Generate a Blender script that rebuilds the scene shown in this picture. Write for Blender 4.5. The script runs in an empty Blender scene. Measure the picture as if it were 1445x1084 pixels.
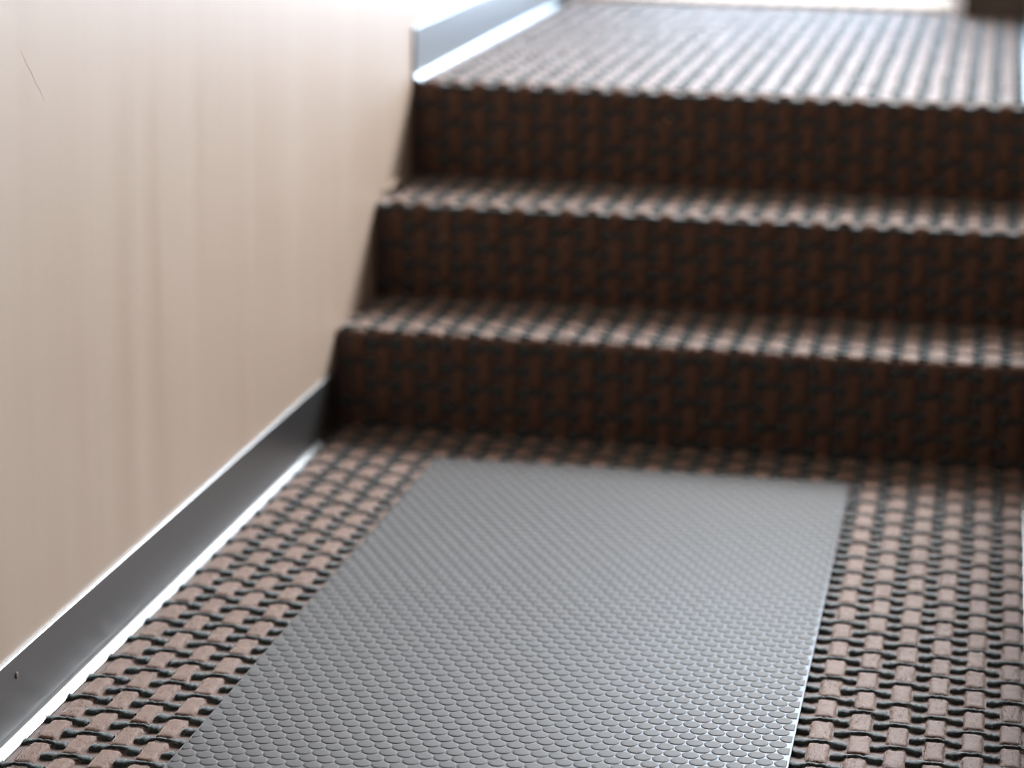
import bpy, math, random
import numpy as np
from mathutils import Vector, Matrix

random.seed(7); RNG = np.random.default_rng(11)
SC = bpy.context.scene
COL = SC.collection

# ------------------------------------------------------------------ camera
cam_d = bpy.data.cameras.new('camera'); cam = bpy.data.objects.new('camera', cam_d); COL.objects.link(cam)
YAW, PITCH, ROLL = 0.19465, 0.2530, 0.01545
cy_, sy_, cp_, sp_ = math.cos(YAW), math.sin(YAW), math.cos(PITCH), math.sin(PITCH)
fwd = Vector((-sy_*cp_, cy_*cp_, -sp_)); rgt = Vector((cy_, sy_, 0)); up = rgt.cross(fwd)
r2 = math.cos(ROLL)*rgt + math.sin(ROLL)*up; u2 = -math.sin(ROLL)*rgt + math.cos(ROLL)*up
CAM = Vector((1.06062, -3.83673, 1.10049))
m = Matrix((r2, u2, -fwd)).transposed().to_4x4(); m.translation = CAM
cam.matrix_world = m
FPX = 3427.95
cam_d.sensor_fit = 'HORIZONTAL'; cam_d.sensor_width = 36.0; cam_d.lens = FPX/1445*36.0
cam_d.dof.use_dof = True; cam_d.dof.focus_distance = 2.80; cam_d.dof.aperture_fstop = 2.5
cam_d.clip_start = 0.02
SC.camera = cam

# ------------------------------------------------------------------ light and exposure
w = bpy.data.worlds.new('world'); SC.world = w; w.use_nodes = True
bg = w.node_tree.nodes['Background']; bg.inputs[0].default_value = (0.84, 0.92, 1.0, 1); bg.inputs[1].default_value = 1.4

def area(name, loc, rot, sx, sy, power, colr):
    l = bpy.data.lights.new(name, 'AREA'); l.shape = 'RECTANGLE'; l.size = sx; l.size_y = sy
    l.energy = power; l.color = colr
    o = bpy.data.objects.new(name, l); COL.objects.link(o); o.location = loc; o.rotation_euler = rot
    return o
# daylight through the glazed door at the back of the landing, and through the unseen stairwell window, widened to light the left wall
area('door_daylight', (0.54, 2.50, 1.45), (math.radians(-90), 0, 0), 0.84, 1.84, 152, (0.60, 0.78, 1.0))
area('stairwell_daylight', (2.10, 2.50, 2.53), (math.radians(-90), 0, 0), 3.5, 1.76, 2150, (0.96, 0.98, 1.0))

SC.view_settings.view_transform = 'Standard'; SC.view_settings.look = 'None'
SC.view_settings.gamma = 1.0; SC.view_settings.use_curve_mapping = False
SC.view_settings.exposure = -0.40

# ------------------------------------------------------------------ helpers
def mat(name, base, rough=0.6, metal=0.0, spec=0.5):
    mt = bpy.data.materials.new(name); mt.use_nodes = True
    b = mt.node_tree.nodes['Principled BSDF']
    b.inputs['Base Color'].default_value = (*base, 1); b.inputs['Roughness'].default_value = rough
    b.inputs['Metallic'].default_value = metal; b.inputs['Specular IOR Level'].default_value = spec
    return mt, mt.node_tree, b

def noise_col(nt, b, c1, c2, scale, detail=3, lo=0.35, hi=0.65, vec=None):
    n = nt.nodes.new('ShaderNodeTexNoise'); n.inputs['Scale'].default_value = scale; n.inputs['Detail'].default_value = detail
    if vec: nt.links.new(vec, n.inputs['Vector'])
    r = nt.nodes.new('ShaderNodeValToRGB'); r.color_ramp.elements[0].position = lo; r.color_ramp.elements[1].position = hi
    r.color_ramp.elements[0].color = (*c1, 1); r.color_ramp.elements[1].color = (*c2, 1)
    nt.links.new(n.outputs['Fac'], r.inputs[0]); nt.links.new(r.outputs[0], b.inputs['Base Color'])
    return n

def obj_coord(nt, scale=(1, 1, 1)):
    t = nt.nodes.new('ShaderNodeTexCoord'); mp = nt.nodes.new('ShaderNodeMapping')
    mp.inputs['Scale'].default_value = scale
    nt.links.new(t.outputs['Object'], mp.inputs[0]); return mp.outputs[0]

def bump(nt, b, scale, strength, dist, vec=None, detail=4):
    n = nt.nodes.new('ShaderNodeTexNoise'); n.inputs['Scale'].default_value = scale; n.inputs['Detail'].default_value = detail
    if vec: nt.links.new(vec, n.inputs['Vector'])
    bp = nt.nodes.new('ShaderNodeBump'); bp.inputs['Strength'].default_value = strength; bp.inputs['Distance'].default_value = dist
    nt.links.new(n.outputs['Fac'], bp.inputs['Height']); nt.links.new(bp.outputs[0], b.inputs['Normal'])
    return n

def mesh_obj(name, V, F, mt, parent=None, smooth=False):
    me = bpy.data.meshes.new(name)
    me.from_pydata([tuple(map(float, v)) for v in V], [], [tuple(map(int, f)) for f in F]); me.update()
    if smooth: me.polygons.foreach_set('use_smooth', [True]*len(me.polygons))
    me.materials.append(mt)
    o = bpy.data.objects.new(name, me); COL.objects.link(o)
    if parent: o.parent = parent
    return o

def quad_mesh_obj(name, V, F, mt, parent=None, smooth=True):
    """fast build: V (n,3) array, F (m,4) array of quads"""
    V = np.ascontiguousarray(V, np.float32); F = np.ascontiguousarray(F, np.int32)
    me = bpy.data.meshes.new(name)
    me.vertices.add(len(V)); me.vertices.foreach_set('co', V.ravel())
    me.loops.add(F.size); me.loops.foreach_set('vertex_index', F.ravel())
    me.polygons.add(len(F)); me.polygons.foreach_set('loop_start', np.arange(0, F.size, 4, dtype=np.int32))
    me.polygons.foreach_set('use_smooth', np.full(len(F), smooth))
    me.update(calc_edges=True); me.validate()
    me.materials.append(mt)
    o = bpy.data.objects.new(name, me); COL.objects.link(o)
    if parent: o.parent = parent
    return o

class MB:
    def __init__(s): s.V = []; s.F = []
    def box(s, x0, x1, y0, y1, z0, z1):
        b = len(s.V)
        s.V += [(x0,y0,z0),(x1,y0,z0),(x1,y1,z0),(x0,y1,z0),(x0,y0,z1),(x1,y0,z1),(x1,y1,z1),(x0,y1,z1)]
        s.F += [tuple(b+i for i in f) for f in ((0,3,2,1),(4,5,6,7),(0,1,5,4),(1,2,6,5),(2,3,7,6),(3,0,4,7))]
        return s
    def extrude_y(s, prof, y0, y1):
        """closed profile of (x, z) points, counter-clockwise seen from -Y, swept from y0 to y1"""
        b = len(s.V); n = len(prof)
        s.V += [(x, y0, z) for x, z in prof] + [(x, y1, z) for x, z in prof]
        for i in range(n):
            j = (i+1) % n; s.F.append((b+i, b+j, b+n+j, b+n+i))
        s.F.append(tuple(b+i for i in reversed(range(n)))); s.F.append(tuple(b+n+i for i in range(n)))
        return s
    def build(s, name, mt, parent=None, bevel=0, smooth=False):
        o = mesh_obj(name, s.V, s.F, mt, parent, smooth)
        if bevel:
            md = o.modifiers.new('edge', 'BEVEL'); md.width = bevel; md.segments = 2; md.limit_method = 'ANGLE'
        return o

def tag(o, label=None, cat=None, group=None, kind=None):
    if label: o['label'] = label
    if cat: o['category'] = cat
    if group: o['group'] = group
    if kind: o['kind'] = kind
    return o
def empty(name, loc=(0, 0, 0)):
    o = bpy.data.objects.new(name, None); COL.objects.link(o); o.location = loc; o.empty_display_size = .1
    return o

# ------------------------------------------------------------------ dimensions (metres)
W = 1.160                      # clear width between the walls
H1, H2, H3 = 0.16644, 0.33718, 0.51685
T1, T2 = 0.26744, 0.27359
Y1, Y2, Y3 = 0.0, T1, T1 + T2
E1, E2, E3 = 0.0055, 0.0020, -0.0022   # slight rise of each step along its width
YB, YF = 2.06, -6.0            # back of the landing, end of the passage behind the camera
BH = 0.0995                    # baseboard height

# ------------------------------------------------------------------ materials
wall_m, nt, b = mat('satin_wall_paint', (.44, .34, .265), .46, 0, 1.0)
vec = obj_coord(nt, (1, 9, .5))
n = noise_col(nt, b, (.272, .203, .153), (.296, .228, .178), 1.6, 5, .3, .7, vec)
rr = nt.nodes.new('ShaderNodeMapRange'); rr.inputs['To Min'].default_value = .42; rr.inputs['To Max'].default_value = .52
nt.links.new(n.outputs['Fac'], rr.inputs['Value']); nt.links.new(rr.outputs[0], b.inputs['Roughness'])
bump(nt, b, 240, .06, .002)

ceil_m, nt, b = mat('ceiling_paint', (.12, .10, .085), .8)
metal_m, nt, b = mat('brushed_aluminium', (.245, .252, .256), .36, 1.0)
vec = obj_coord(nt, (60, .8, 60))
n = nt.nodes.new('ShaderNodeTexNoise'); n.inputs['Scale'].default_value = 6; n.inputs['Detail'].default_value = 4
nt.links.new(vec, n.inputs['Vector'])
rr = nt.nodes.new('ShaderNodeMapRange'); rr.inputs['To Min'].default_value = .32; rr.inputs['To Max'].default_value = .38
nt.links.new(n.outputs['Fac'], rr.inputs['Value']); nt.links.new(rr.outputs[0], b.inputs['Roughness'])

def yarn(name, c1, c2, sheen, tint=(1, .84, .73)):
    mt, nt, b = mat(name, c1, .55, 0, .18)
    v = obj_coord(nt)
    noise_col(nt, b, c1, c2, 800, 3, .3, .7, v)
    b.inputs['Sheen Weight'].default_value = sheen; b.inputs['Sheen Roughness'].default_value = .30
    b.inputs['Sheen Tint'].default_value = (*tint, 1)
    bump(nt, b, 900, .7, .0015, v)
    return mt
beige_m = yarn('beige_wool_yarn', (.050, .0265, .0175), (.186, .101, .070), .55)
cord_m = yarn('dark_green_grey_yarn', (.010, .017, .018), (.058, .080, .083), .75, (.90, .96, 1))
base_m = yarn('mauve_ground_yarn', (.065, .040, .034), (.12, .078, .07), .8)
slab_m, nt, b = mat('carpet_underlay', (.10, .075, .065), .95)

mat_m, nt, b = mat('grey_vinyl', (.047, .047, .048), .31, 0, .10)
stud_m, nt, b = mat('grey_vinyl_stud', (.063, .062, .062), .60, 0, .12)
wood_m, nt, b = mat('pale_oak', (.6, .5, .4), .45)
vec = obj_coord(nt, (1, 14, 14)); noise_col(nt, b, (.42, .31, .22), (.56, .45, .35), 5, 4, .3, .7, vec)
dark_m, nt, b = mat('dark_brown_panel', (.060, .047, .038), .6)
vec = obj_coord(nt, (3, 3, 60)); noise_col(nt, b, (.065, .05, .04), (.12, .095, .075), 6, 4, .3, .7, vec)
white_m, nt, b = mat('white_gloss_paint', (.80, .82, .85), .3)
glass_m = bpy.data.materials.new('clear_glass'); glass_m.use_nodes = True; nt = glass_m.node_tree; nt.nodes.clear()
o_ = nt.nodes.new('ShaderNodeOutputMaterial'); mx = nt.nodes.new('ShaderNodeMixShader'); tr = nt.nodes.new('ShaderNodeBsdfTransparent'); gl = nt.nodes.new('ShaderNodeBsdfGlossy')
gl.inputs['Roughness'].default_value = .02; mx.inputs[0].default_value = .06
nt.links.new(tr.outputs[0], mx.inputs[1]); nt.links.new(gl.outputs[0], mx.inputs[2]); nt.links.new(mx.outputs[0], o_.inputs[0])

# ------------------------------------------------------------------ walls, ceiling
ZC, ZW = 3.48, 2.62                      # ceiling height, sill of the stairwell window
tag(MB().box(-.12, 0, YF, YB+.30, -.05, ZC).build('wall_left', wall_m), kind='structure')
wr_ = MB().box(W, W+.10, YF, Y3, -.05, .26).box(W, W+.10, Y3, YB+.012, -.05, H3+.22)
wall_right = tag(wr_.build('wall_right', dark_m), kind='structure')          # low kerb beside an open hall
tag(MB().box(-.12, 4.1, YF, YB+.30, ZC, ZC+.1).build('ceiling', ceil_m), kind='structure')
tag(MB().box(W+.10, 4.1, YF, YB+.30, -.13, -.05).build('floor_right', dark_m), kind='structure')
tag(MB().box(-.12, 4.2, YF-.1, YF, -.13, ZC+.1).build('wall_front', dark_m), kind='structure')
tag(MB().box(4.1, 4.2, YF, YB+.30, -.13, ZC+.1).build('wall_hall', dark_m), kind='structure')
# tall stairwell window above the doorway
wn = tag(empty('window_1'), kind='structure')
wf = MB()
for x, z in ((0, ZW), (.60, ZW), (1.20, 1.70), (2.08, 1.70), (2.96, 1.70), (3.85, 1.70)): wf.box(x, x+.05, YB+.16, YB+.24, z, ZC)
wf.box(.05, 1.20, YB+.16, YB+.24, ZW, ZW+.05).box(.05, 3.85, YB+.16, YB+.24, ZC-.05, ZC)
wf.box(1.25, 3.85, YB+.16, YB+.24, 1.70, 1.75).box(1.25, 3.85, YB+.16, YB+.24, ZW, ZW+.05)
wf.build('window_frame', white_m, wn)
for x0, x1, z0, z1 in ((.05, .60, ZW+.05, ZC-.05), (.65, 1.20, ZW+.05, ZC-.05), (1.25, 2.08, ZW+.05, ZC-.05), (2.13, 2.96, ZW+.05, ZC-.05), (3.01, 3.85, ZW+.05, ZC-.05),
                       (1.25, 2.08, 1.75, ZW), (2.13, 2.96, 1.75, ZW), (3.01, 3.85, 1.75, ZW)):
    MB().box(x0, x1, YB+.195, YB+.203, z0, z1).build('pane', glass_m, wn)

# ------------------------------------------------------------------ carpet laid over landing, steps and floor
R0 = 0.014                     # radius of the rounded nosings
def build_path():
    """(y, z, ny, nz) samples from the far end of the landing down to the floor behind the camera"""
    P = []
    def line(a, b_, nrm, n):
        for i in range(n+1):
            t = i/n; P.append((a[0]+(b_[0]-a[0])*t, a[1]+(b_[1]-a[1])*t, *nrm))
    def nose(y, z):
        for i in range(1, 8):
            a = math.pi/2*i/8; P.append((y+R0-R0*math.sin(a), z-R0+R0*math.cos(a), -math.sin(a), math.cos(a)))
    line((YB+.12, H3), (Y3+R0, H3), (0, 1), 20); nose(Y3, H3)
    line((Y3, H3-R0), (Y3, H2), (-1, 0), 8); line((Y3, H2), (Y2+R0, H2), (0, 1), 8); nose(Y2, H2)
    line((Y2, H2-R0), (Y2, H1), (-1, 0), 8); line((Y2, H1), (Y1+R0, H1), (0, 1), 8); nose(Y1, H1)
    line((Y1, H1-R0), (Y1, 0), (-1, 0), 8); line((Y1, 0), (YF, 0), (0, 1), 60)
    A = np.array(P); d = np.r_[0, np.cumsum(np.hypot(*(np.diff(A[:, :2], axis=0).T)))]
    d += np.arange(len(d))*1e-9
    k = len(A)-61; d -= d[k]   # s = 0 where the floor meets the lowest riser
    return d, A
PS, PA = build_path()
def skew(z):
    return np.interp(z, [0, H1, H2, H3], [0, E1, E2, E3])
def lay(x, s, n):
    y = np.interp(s, PS, PA[:, 0]); z = np.interp(s, PS, PA[:, 1])
    ny = np.interp(s, PS, PA[:, 2]); nz = np.interp(s, PS, PA[:, 3])
    z2 = z + skew(z)*x
    n = n - .005            # tuft tops end up about flush with the nominal surface
    return np.stack([x, y+ny*n, z2+nz*n], -1)
# path positions of the corners
S_R1B = 0.0
S_N1 = -(H1-R0) - R0*math.pi/4
S_R2B = -(H1-R0) - R0*math.pi/2 - (T1-R0)
S_N2 = S_R2B - (H2-H1-R0) - R0*math.pi/4
S_R3B = S_R2B - (H2-H1-R0) - R0*math.pi/2 - (T2-R0)
S_N3 = S_R3B - (H3-H2-R0) - R0*math.pi/4
S_END = PS[0]

PX, PY = 0.0435, 0.0686        # carpet repeat: column pitch, row period
XC0, SC0 = 1.0836, 0.8161      # a known tuft centre on the floor
BW, BL, BT = 0.0268, 0.0605, 0.0068
N_U, N_V = 8, 12
gu, gv = np.meshgrid(np.linspace(-1, 1, N_U), np.linspace(-1, 1, N_V), indexing='ij')
b_idx = np.arange(N_U*N_V).reshape(N_U, N_V)
B_F = np.stack([b_idx[:-1, :-1], b_idx[1:, :-1], b_idx[1:, 1:], b_idx[:-1, 1:]], -1).reshape(-1, 4)
def edge_clip(x, s):
    """the pile stops at the toe of the baseboards where there are any"""
    fl = s > .012; la = s < S_N3 - .012
    lo = np.where(fl | la, .0178, .002); hi = np.where(fl, W-.0178, np.where(la, W-.047, W-.002))
    return np.clip(x, lo, hi)
def fuzz(cells, dark):
    """loose fibre ends standing off the nearest tufts and cords: one sliver each"""
    V = []; nf = 46 if dark else 150
    for cx, cs in cells:
        if dark:
            sd = RNG.choice([-1, 1], nf); xa = sd*RNG.uniform(BW/2-.006, PX-BW/2, nf)
            x = cx + xa; s = cs - PY/2 + .0022 + RNG.normal(0, .0045, nf); n = .0030 + RNG.uniform(0, .0038, nf)
        else:
            x = cx + RNG.uniform(-1.02, 1.02, nf)*BW/2; s = cs + RNG.uniform(-1.02, 1.02, nf)*BL/2; n = np.full(nf, BT-.0012)
            ed = np.maximum(np.abs(x-cx)/(BW/2), np.abs(s-cs)/(BL/2)); n = n - .0022*(ed > .92)
        x = edge_clip(x, s)
        L = RNG.uniform(.0016, .0042, nf); th = RNG.uniform(0, 2*math.pi, nf); el = RNG.uniform(.25, 1.2, nf)
        dx, ds, dn = L*np.cos(th)*np.cos(el), L*np.sin(th)*np.cos(el), L*np.sin(el); wd = .00030
        a = lay(x-wd*np.sin(th), s+wd*np.cos(th), n); b_ = lay(x+wd*np.sin(th), s-wd*np.cos(th), n)
        c_ = lay(edge_clip(x+dx, s+ds), s+ds, n+dn); m_ = lay(x+dx*.6+wd*.6*np.sin(th), s+ds*.6-wd*.6*np.cos(th), n+dn*.7)
        V.append(np.stack([a, b_, m_, c_], 1).reshape(-1, 3))
    V = np.concatenate(V); return V, np.arange(len(V)).reshape(-1, 4)
def tufts(cells):
    V = []; F = []
    for k, (cx, cs) in enumerate(cells):
        j = lambda a: RNG.normal(0, a)
        hw = BW/2*(1+j(.04)); hl = BL/2*(1+j(.02)); ox = j(.0006); os_ = j(.0008)
        prof = (1-np.abs(gu)**5)*(1-np.abs(gv)**8)
        n = BT*(1+j(.06))*np.maximum(prof, 0)**.6 + RNG.normal(0, .00040, gu.shape)*(prof > 0)
        x = cx + ox + hw*np.sign(gu)*np.abs(gu)**.75 + RNG.normal(0, .0006, gu.shape)
        s = cs + os_ + hl*np.sign(gv)*np.abs(gv)**.8 + RNG.normal(0, .0006, gu.shape)
        V.append(lay(edge_clip(x, s).ravel(), s.ravel(), n.ravel())); F.append(B_F + k*N_U*N_V)
    return np.concatenate(V), np.concatenate(F)
N_A, N_R = 19, 7
c_idx = np.arange(N_A*N_R).reshape(N_A, N_R)
C_F = np.stack([c_idx[:-1], c_idx[1:], np.roll(c_idx, -1, 1)[1:], np.roll(c_idx, -1, 1)[:-1]], -1).reshape(-1, 4)
def cords(cells):
    """one dark yarn per tuft: passes behind the tuft, surfaces as a thick dash in the gap on either side"""
    V = []; F = []
    ta = np.linspace(-1, 1, N_A)
    for k, (cx, cs) in enumerate(cells):
        j = lambda a: RNG.normal(0, a)
        half = PX - BW/2 + .0004
        xa = ta*half + j(.0008)
        gap = np.clip((np.abs(xa)-BW/2+.005)/.010, 0, 1)
        rad = (.0026 + .0030*gap) * (1+RNG.normal(0, .14, N_A)); rad[[0, -1]] *= .62
        hc = .0030 + .0020*(1-gap) + RNG.normal(0, .0002, N_A)
        sa = cs - PY/2 - .0012 + .0034*gap + j(.0007) + RNG.normal(0, .0006, N_A)   # s grows towards the viewer
        ang = np.linspace(0, 2*math.pi, N_R, endpoint=False)
        x = (cx + xa)[:, None] + np.zeros(N_R); s = sa[:, None] + rad[:, None]*(1.0+.4*gap[:, None])*np.cos(ang) + RNG.normal(0, .00035, (N_A, N_R)); n = hc[:, None] + rad[:, None]*.85*np.sin(ang) + RNG.normal(0, .00025, (N_A, N_R))
        V.append(lay(edge_clip(x, s).ravel(), s.ravel(), n.ravel())); F.append(C_F + k*N_A*N_R)
    return np.concatenate(V), np.concatenate(F)
def cells_between(s0, s1, x0=.012, x1=W-.012):
    out = []
    for c_ in range(-2, 28):
        cx = XC0 - PX*c_
        if not (x0-.012 < cx < x1+.012): continue
        ph = SC0 + (PY/2 if c_ % 2 else 0)
        k0 = math.ceil((s0-ph)/PY); k1 = math.floor((s1-ph)/PY)
        for k in range(k0, k1+1):
            s = ph+k*PY
            if s0 <= s < s1: out.append((cx, s))
    return out
def ground(s0, s1, n=40):
    """the woven ground sheet below the tufts, following the same path"""
    ss = np.unique(np.r_[np.linspace(s0, s1, n), PS[(PS > s0) & (PS < s1)]]); xs = np.linspace(.001, W-.001, 3)
    X, S = np.meshgrid(xs, ss, indexing='ij')
    V = lay(X.ravel(), S.ravel(), np.full(X.size, .0016))
    idx = np.arange(X.size).reshape(X.shape)
    F = np.stack([idx[:-1, :-1], idx[1:, :-1], idx[1:, 1:], idx[:-1, 1:]], -1).reshape(-1, 4)
    return V, F
def carpet(parent, s0, s1, names=('carpet_tuft_pile', 'carpet_yarn_cords')):
    cs = cells_between(s0, s1)
    o = quad_mesh_obj(names[0], *tufts(cs), beige_m, parent); tag(o, kind='stuff')
    o = quad_mesh_obj(names[1], *cords(cs), cord_m, parent); tag(o, kind='stuff')
def sheet(name, s0, s1, parent=None):
    o = quad_mesh_obj(name, *ground(s0, s1), base_m, parent)
    return o

# floor at the foot of the stairs
floor = tag(MB().box(0, W, YF, 0, -.08, -.005).build('floor', slab_m), kind='structure')
sheet('carpet_ground', 0, 5.9, floor)
carpet(floor, 0.02, 3.0)
near = cells_between(.30, 1.62)
tag(quad_mesh_obj('carpet_fibre_ends', *fuzz(near, False), beige_m, floor), kind='stuff')
tag(quad_mesh_obj('carpet_fibre_ends', *fuzz(near, True), cord_m, floor), kind='stuff')
# the landing (its nosing belongs to it)
landing = tag(MB().box(0, W, Y3+.02, YB+.30, H3-.12, H3-.009).build('floor_landing', slab_m), kind='structure')
sheet('carpet_ground', S_END, S_N3, landing)
carpet(landing, S_END, S_N3)
# three steps
stairs = tag(empty('staircase', (.58, 0, 0)), 'three steps in brown checked carpet rising to the bright landing', 'stairs')
def step_part(name, s0, s1):
    o = sheet(name, s0, s1); o.parent = stairs; o.matrix_parent_inverse = stairs.matrix_world.inverted()
    o.location = (-.58, 0, 0)
    o.matrix_parent_inverse = Matrix.Identity(4)
    carpet(o, s0, s1)
    return o
step_part('riser', S_N3, S_R3B); step_part('tread', S_R3B, S_N2)
step_part('riser', S_N2, S_R2B); step_part('tread', S_R2B, S_N1)
step_part('riser', S_N1, S_R1B)
core = MB()
core.box(-.58, W-.58, Y1+.02, Y2+.02, 0, H1-.012); core.box(-.58, W-.58, Y2+.02, Y3+.02, 0, H2-.012); core.box(-.58, W-.58, Y3+.02, YB+.2, 0, H3-.13)
core.build('stair_core', slab_m, stairs)

# ------------------------------------------------------------------ metal baseboards
def bb_profile(x0, sgn, z0, foot=.0168, th=.0045, h=BH):
    """flat metal skirting with a concave toe; x0 = wall face, sgn = direction away from the wall"""
    pts = [(0, 0), (foot, 0), (foot, .0022)]
    r = foot-th-.0006
    for i in range(0, 7):
        a = math.pi/2*i/6
        pts.append((th+r*(1-math.sin(a)), .0028+r*(1-math.cos(a))))
    pts += [(th, .0028+r+.001), (th, h-.0012), (th-.0012, h), (0, h)]
    out = [(x0+sgn*x, z0+z) for x, z in pts]
    return out if sgn > 0 else out[::-1]
def baseboard(name, x0, sgn, z0, y0, y1, **k):
    o = MB().extrude_y(bb_profile(x0, sgn, z0, **k), y0, y1).build(name, metal_m)
    return tag(o, kind='structure')
baseboard('baseboard_left', 0, 1, -.003, YF, -.004)
baseboard('baseboard_left_landing', 0, 1, H3-.003, Y3+.004, YB+.02)
baseboard('baseboard_right', W, -1, -.003, YF, -.004)
baseboard('baseboard_right_landing', W, -1, H3-.003, Y3+.004, YB-.01, foot=.046, th=.034)

# ------------------------------------------------------------------ end of the landing: doorway
bw = MB(); bw.box(.98, W+.1, YB+.012, YB+.30, H3-.1, 1.70); bw.box(W+.1, 3.90, YB+.012, YB+.30, -.13, 1.70); bw.box(.98, 1.20, YB+.05, YB+.30, 1.70, ZW); bw.box(3.90, 4.1, YB+.05, YB+.30, -.13, ZC)
tag(bw.build('wall_back', dark_m), kind='structure')
door = tag(empty('door_1'), kind='structure')
MB().box(.948, .979, YB-.005, YB+.30, H3-.01, 2.62).build('door_jamb', white_m, door, .003)
MB().box(0.0, .028, YB-.01, YB+.30, H3-.01, 2.62).build('door_jamb', dark_m, door, .003)
MB().box(.028, .948, YB+.10, YB+.30, 2.56, 2.62).build('door_head', white_m, door, .003)
MB().box(.028, .946, YB+.11, YB+.30, H3-.004, H3+.014).build('threshold', wood_m, door, .005)
rail = MB().box(.030, .075, YB+.22, YB+.26, H3+.018, 2.555).box(.901, .946, YB+.22, YB+.26, H3+.018, 2.555)
rail.box(.075, .901, YB+.22, YB+.26, H3+.018, H3+.062).box(.075, .901, YB+.22, YB+.26, 2.42, 2.555)
rl = rail.build('door_frame', wood_m, door)
MB().box(.075, .901, YB+.236, YB+.242, H3+.062, 2.42).build('pane', glass_m, rl)

# ------------------------------------------------------------------ studded floor mat
MX0, MY0, MA = 0.2155, -0.175, -0.0028
MB_Y, MT = -1.80, 0.0042       # local y of the near edge (beyond the picture), thickness
def m_left(y): return 0.0105*y
def m_right(y): return 0.6621 - 0.003*(y-.018)
def m_top(x): return 0.0272*x
mroot = tag(empty('floor_mat', (MX0, MY0, 0.0016)), 'grey studded vinyl mat lying on the checked carpet below the stairs', 'mat')
q = [(m_left(MB_Y), MB_Y), (m_right(MB_Y), MB_Y), (.6621, .018), (0, 0)]
mesh_obj('mat_sheet', [(x, y, z) for z in (0, MT) for x, y in q], [(3,2,1,0),(4,5,6,7),(0,1,5,4),(1,2,6,5),(2,3,7,6),(3,0,4,7)], mat_m, mroot)
SP = 0.02094
RINGS = [(.0102, 0.0), (.0099, .0004), (.0088, .0007), (.0062, .00085), (.0030, .0009)]
NS = 14
def stud_mesh(clipx=None, ox=0, oy=0):
    V = []; F = []
    for r, z in RINGS:
        for i in range(NS):
            a = 2*math.pi*(i+.5)/NS; V.append((ox+r*math.cos(a), oy+r*math.sin(a), z))
    for k in range(len(RINGS)-1):
        for i in range(NS):
            jn = (i+1) % NS; F.append((k*NS+i, k*NS+jn, (k+1)*NS+jn, (k+1)*NS+i))
    F.append(tuple((len(RINGS)-1)*NS+i for i in range(NS)))
    return V, F
sV, sF = stud_mesh()
sme = bpy.data.meshes.new('stud'); sme.from_pydata(sV, [], sF); sme.update()
sme.polygons.foreach_set('use_smooth', [True]*len(sme.polygons)); sme.materials.append(stud_m)
ST0 = (0.4136, -1.3528)        # one stud's centre
def to_px(p):
    d = Vector(p)-CAM; z = d.dot(fwd); return 722.5+FPX*d.dot(r2)/z, 542-FPX*d.dot(u2)/z
ca, sa_ = math.cos(MA), math.sin(MA)
lx, ly = ST0[0]-MX0, ST0[1]-MY0
full = []; edge = []
RM = .0118
for rrow in range(-120, 120):
    for cc in range(-60, 60):
        a_, b_ = (cc + (.5 if rrow % 2 else 0))*SP, rrow*SP*.8660
        xx, yy = lx + ca*a_ - sa_*b_, ly + sa_*a_ + ca*b_
        dl, dr, dt, db = xx-m_left(yy), m_right(yy)-xx, m_top(xx)-yy, yy-MB_Y
        d = min(dl, dr, dt, db)
        if d > RM: full.append((xx, yy))
        elif d > .001: edge.append((xx, yy))
def seen(p):
    u, v = to_px((p[0]+MX0, p[1]+MY0, .007)); return 8 < u < 1437 and v < 1078
vis = sorted([p for p in full if seen(p)], key=lambda p: (Vector((p[0]+MX0, p[1]+MY0, .007))-CAM).length)
single = vis[:300]; ss_ = set(single)
for p in single:
    o = bpy.data.objects.new('stud', sme); COL.objects.link(o); o.parent = mroot; o.location = (p[0], p[1], MT)
base = np.array(sV); V = []; F = []; k = 0
for p in [q for q in full if q not in ss_] + edge:
    v = base + np.array([p[0], p[1], MT])
    v[:, 1] = np.clip(v[:, 1], MB_Y+.0022, m_top(v[:, 0])-.0022)
    v[:, 0] = np.clip(v[:, 0], m_left(v[:, 1])+.0022, m_right(v[:, 1])-.0022)
    V += v.tolist(); F += [tuple(i+k for i in f) for f in sF]; k += len(base)
o = mesh_obj('stud_field', V, F, stud_m, mroot, True); tag(o, kind='stuff')

# ------------------------------------------------------------------ lint on the carpet
lint_m, nt, b = mat('pale_lint', (.75, .70, .62), .9)
def lint(loc, label, size, rz, m_=lint_m):
    """a little twisted tuft of fibre"""
    V = []; F = []; n = 9; k = 6
    for i in range(n):
        t = i/(n-1); c_ = Vector(((t-.5)*size*2.2, math.sin(t*5)*size*.35, math.sin(t*3.1)*size*.5)); r = size*(.10+.32*math.sin(math.pi*t))
        for q_ in range(k):
            a = 2*math.pi*q_/k + t*2; V.append((c_.x, c_.y+r*math.cos(a), c_.z+r*math.sin(a)))
    for i in range(n-1):
        for q_ in range(k): F.append((i*k+q_, i*k+(q_+1) % k, (i+1)*k+(q_+1) % k, (i+1)*k+q_))
    F.append(tuple(range(k))[::-1]); F.append(tuple((n-1)*k+q_ for q_ in range(k)))
    o = mesh_obj('lint_speck', V, F, m_, None, True); o.location = loc; o.rotation_euler = (0, 0, rz)
    return tag(o, label, 'lint')
lint((.482, .5385, .465), 'tiny white lint speck clinging to the top riser', .0022, .4)
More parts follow.
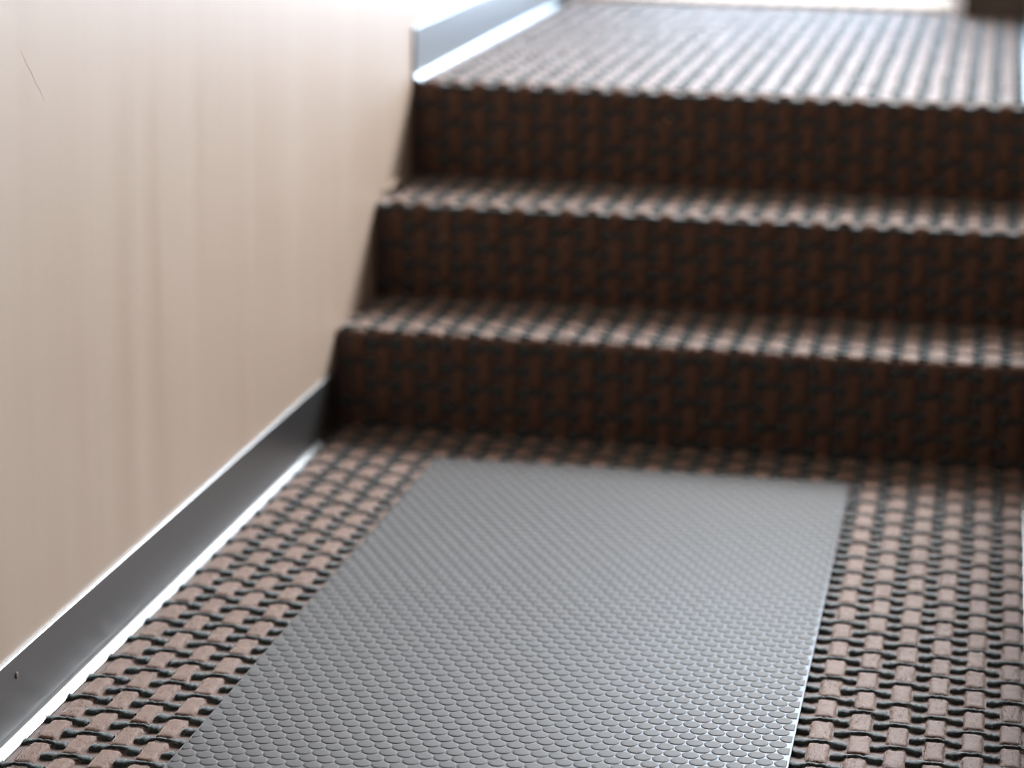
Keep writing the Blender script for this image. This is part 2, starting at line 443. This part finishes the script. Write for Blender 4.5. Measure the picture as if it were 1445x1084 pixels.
lint((.127, .2645, .2745), 'tiny white lint speck clinging to the middle riser near the wall', .0022, 1.1)
lint((.313, -.1215, .0030), 'small pale lint fibre on the dark carpet at the top edge of the grey mat', .0030, 1.3)
lint((.683, .5385, .347), 'tiny tan lint speck low on the top riser, just above the upper tread', .0022, .2)

# ------------------------------------------------------------------ small marks on wall and skirting
bl = bpy.data.objects['baseboard_left']; wl = bpy.data.objects['wall_left']
V = []; F = []
for i, (x, r) in enumerate(((.0040, .0042), (.0052, .0042), (.0060, .0030), (.0062, .0012))):
    for k in range(12): a = 2*math.pi*k/12; V.append((x, -1.3873+r*math.cos(a), .0729+r*math.sin(a)))
for i in range(3):
    for k in range(12): F.append((i*12+k, i*12+(k+1) % 12, (i+1)*12+(k+1) % 12, (i+1)*12+k))
F.append(tuple(36+k for k in range(12)))
mesh_obj('nail_head', V, F, slab_m, bl, True)
caulk_m, nt, b = mat('old_caulk', (.36, .27, .20), .6)
def bead(name, pts, r, m_, par, fl=1.0):
    V = []; F = []; n = len(pts)
    for i, p in enumerate(pts):
        t = i/(n-1); rr_ = r*(.35+.65*math.sin(math.pi*min(max(t, .08), .92)))*random.uniform(.8, 1.2)
        for k in range(6):
            a = 2*math.pi*k/6; V.append((p[0]+rr_*fl*math.cos(a), p[1], p[2]+rr_*math.sin(a)))
    for i in range(n-1):
        for k in range(6): F.append((i*6+k, i*6+(k+1) % 6, (i+1)*6+(k+1) % 6, (i+1)*6+k))
    F += [tuple(range(6))[::-1], tuple((n-1)*6+k for k in range(6))]
    return mesh_obj(name, V, F, m_, par, True)
bead('caulk_bead', [(.002, .318+.165*i/9, H2+.008+.004*math.sin(i*1.7)) for i in range(10)], .0052, caulk_m, wl, .8)
bead('caulk_bead', [(.002, .228+.016*i/5, H1+.015+.002*math.sin(i*2)) for i in range(6)], .0050, caulk_m, wl, .8)
bead('hairline_crack', [(.0, -1.300+.066*i/8+.0016*math.sin(i*2.2), .776-.064*i/8) for i in range(9)], .00022, wall_m, wl)
